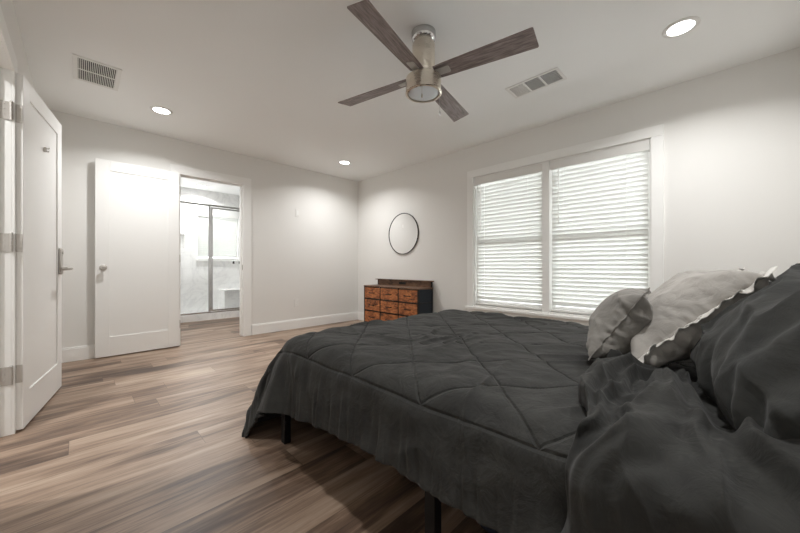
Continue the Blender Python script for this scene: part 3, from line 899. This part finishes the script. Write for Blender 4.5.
def finish_pillow(o, ring, fr_w, fr_mat, seed, wr=.008):
    rp = [o.data.vertices[i].co.copy() for i in ring]
    refine(o, 2)
    co, no, uv = arrays(o.data)
    hw, hh = np.abs(co[:, 0]).max(), np.abs(co[:, 1]).max()
    dsp = np.empty(len(co))
    for i, (x, y, z) in enumerate(co):
        sd_ = 5 if z > 0 else 40
        dy = hh-abs(y); dx = hw-abs(x)
        a = mnoise.noise(Vector((x*22, y*4, sd_+seed)))*math.exp(-dy/.07) + mnoise.noise(Vector((x*4, y*22, sd_+seed+3)))*math.exp(-dx/.07)
        b = mnoise.noise(Vector((x*7+y*3, y*9, sd_+seed+7)))
        q = 1-abs(mnoise.noise(Vector((x*4+y*4.5+.5*b, y*3.5-x*2, sd_+seed+11))))*3
        if wr > .012: a += .8*math.sin((dx+.25*y*y)*75+4*b)*math.exp(-dx/.13)
        edge = min(1, min(dx, dy)/.02)
        dsp[i] = edge*(wr*a*1.4 + wr*.5*b + wr*1.1*max(q, 0)**2)
    co += no*dsp[:, None]; o.data.vertices.foreach_set('co', co.ravel()); o.data.update()
    smooth_mesh(o.data, 3)
    if fr_w:
        c = sum(rp, Vector())/len(rp)
        rnd = random.Random(seed)
        n = len(rp); m = MB(); rows = []
        sub = 3
        for i in range(n):
            for k in range(sub):
                t = k/sub; p = rp[i].lerp(rp[(i+1) % n], t)
                tg = (rp[(i+1) % n]-rp[i]).normalized()
                out = (p-c); out.z = 0; out -= tg*out.dot(tg)
                out = out.normalized() if out.length > 1e-5 else (p-c).normalized()
                tt = (i+t)*.45; wv = .5*fr_w*mnoise.noise(Vector((tt, seed, 0)))*2
                ww = fr_w*(1+.5*mnoise.noise(Vector((tt*1.3, seed, 5))))
                rows.append((p-out*.004+Vector((0, 0, .0016)), p+out*ww+Vector((0, 0, wv+.001)), p+out*ww+Vector((0, 0, wv-.001)), p-out*.004-Vector((0, 0, .0016))))
        R = [[m.bm.verts.new(q) for q in r] for r in rows]
        for a, b in zip(R, R[1:]+R[:1]):
            for k in range(4): m.bm.faces.new((a[k], a[(k+1) % 4], b[(k+1) % 4], b[k]))
        f_ = m.build('edge_frill', fr_mat, o, smooth=True)
        uvl = f_.data.uv_layers.new(name='UVMap')
        for l in f_.data.loops: q = f_.data.vertices[l.vertex_index].co; uvl.data[l.index].uv = (q.x, q.y)
        return f_
small, r_s = pillow('cushion', .45, .32, 7.0, M_psmall, 34, 24, seed=3, rnd_=.22)
light, r_l = pillow('pillow', .60, .45, 6.0, M_plight, 44, 32, seed=5, rnd_=.12)
darkp, r_d = pillow('pillow', .80, .60, 9.0, M_pdark, 48, 36, seed=7, rnd_=.55)
darkq, r_q = pillow('pillow', .72, .50, 5.0, M_pdark, 40, 28, seed=11)
small.location.z = 50; light.location.z = 60; darkp.location.z = 70; darkq.location.z = 80
sim([small, light, darkp, darkq], [], 30)
finish_pillow(small, r_s, .007, M_psmall, 1)
finish_pillow(light, r_l, .022, M_fringe, 2)
finish_pillow(darkp, r_d, 0, None, 3, .015); finish_pillow(darkq, r_q, 0, None, 4)
def pose(o, c, lean, yaw, roll=0):
    """local y = up the pillow, local z = front normal. lean: degrees of the face from horizontal; faces +y world at yaw 0"""
    l = math.radians(lean)
    up = Vector((0, -math.cos(l), math.sin(l))); nr = Vector((0, math.sin(l), math.cos(l))); xx = up.cross(nr)
    M = Matrix((xx, up, nr)).transposed().to_4x4()
    M = Matrix.Translation(c) @ Matrix.Rotation(math.radians(yaw), 4, 'Z') @ M @ Matrix.Rotation(math.radians(roll), 4, 'Z')
    o.matrix_world = M
pose(darkp, (1.15, -.165, .742), 48, 10)
pose(darkq, (1.95, -.235, .755), 54, 0)
pose(light, (1.54, .075, .77), 45, 4)
pose(small, (1.46, .265, .73), 57, 5, 0)
tag(darkp, 'large dark grey pillow at the right edge, nearest the camera', 'pillow', 'large pillows at the head of the bed')
tag(darkq, 'dark grey pillow mostly hidden behind the light frilled pillow', 'pillow', 'large pillows at the head of the bed')
tag(light, 'light grey pillow with off-white frilled edge, leaning between small cushion and dark pillow', 'pillow', 'large pillows at the head of the bed')
tag(small, 'small mid grey cushion standing in front of the light frilled pillow', 'cushion')

# crumpled smooth cover laid across the near side of the bed, in front of the pillows
from mathutils.bvhtree import BVHTree
bv = BVHTree.FromObject(comf, bpy.context.evaluated_depsgraph_get())
NS, NV = 230, 170
AX = Vector((1.0, 0, .36))
def base_ray(s_):
    """s_ in metres along the section, from the hanging hem, up and over the bed edge: ray origin and inward direction"""
    if s_ < .75:
        th = math.radians(208 - s_/.75*(208-90))
        d_ = Vector((math.cos(th), 0, math.sin(th)))
        return AX, d_
    return AX+Vector((s_-.75, 0, 0)), Vector((0, 0, 1))
smax = 1.02
P0 = np.zeros((NV, NS, 3)); Nn = np.zeros((NV, NS, 3))
for j in range(NV):
    for i in range(NS):
        s_ = smax*i/(NS-1); t = j/(NV-1)
        # borders of the cover: towards the foot and towards the head
        y1 = .24 + .022*math.sin(s_*9+1) + .012*math.sin(s_*21) + .03*max(0, s_-.55)
        y0 = -.17 + .30*max(0, s_-.35)
        y = y1 + (y0-y1)*t
        A, d_ = base_ray(s_)
        o_ = Vector((A.x, y, A.z))+d_*.7
        h = bv.ray_cast(o_, -d_)
        P0[j, i] = h[0] if h[0] is not None else (o_-d_*.4)
        Nn[j, i] = d_
# slacken the base so it does not copy the quilting
for _ in range(30):
    Q = P0.copy()
    Q[1:-1, 1:-1] = (P0[:-2, 1:-1]+P0[2:, 1:-1]+P0[1:-1, :-2]+P0[1:-1, 2:])/4
    P0 = Q
def folds(s_, y, t):
    """soft folds fanning out from under the pillows down to the hem"""
    # fan coordinate
    cx, cy = .98, .06
    dx = cx-s_; ang = math.atan2(y-cy, dx+.10)
    w1 = mnoise.noise(Vector((s_*2.6, y*5, 1)))
    w2 = mnoise.noise(Vector((s_*5, y*6, 8)))
    a = ang*9.5 + 3.0*w1 + 1.4*w2 + .6
    f = (.5+.5*math.sin(a*1.35))**2.2
    f2 = (.5+.5*math.sin(a*2.7+2+2*w2))**3
    am = .65+.7*mnoise.noise(Vector((s_*3.1, y*4, 21)))
    r = 1-abs(mnoise.noise(Vector((s_*6+y*3, y*7-s_*2, 33))))*2.6
    return .066*f*max(.2, am+.3) + .028*f2*max(.2, am+.4) + .020*max(r, 0)**2 + .009*mnoise.noise(Vector((s_*16, y*20, 3)))
verts = []; uvs = []
for j in range(NV):
    for i in range(NS):
        s_ = smax*i/(NS-1); t = j/(NV-1)
        y = P0[j, i][1]
        e = min(1, t/.035, (1-t)/.035, (1-i/(NS-1))/.06)
        hgt = .004 + math.sqrt(max(0, 1-(1-e)**2))*(.010 + folds(s_, y, t))
        q = P0[j, i] + Nn[j, i]*hgt
        verts.append(tuple(q)); uvs.append((s_, y))
faces = [(j*NS+i, (j+1)*NS+i, (j+1)*NS+i+1, j*NS+i+1) for j in range(NV-1) for i in range(NS-1)]
me = bpy.data.meshes.new('blanket'); me.from_pydata(verts, [], faces)
uvl = me.uv_layers.new(name='UVMap')
for l in me.loops: uvl.data[l.index].uv = uvs[l.vertex_index]
me.materials.append(M_duvet); me.validate()
dv = bpy.data.objects.new('blanket', me); COL.objects.link(dv)
smooth_mesh(me, 3)
sd = dv.modifiers.new('solid', 'SOLIDIFY'); sd.thickness = .005; sd.offset = -1
tag(dv, 'crumpled plain charcoal blanket spilling over the near side of the bed', 'blanket')

# storage bag under the bed
bg = rounded_box('storage_bag', 1.0, 1.65, .0, .62, 0, .19, .03, M_bag)
tag(bg, 'dark navy patterned storage bag on the floor under the bed', 'bag')
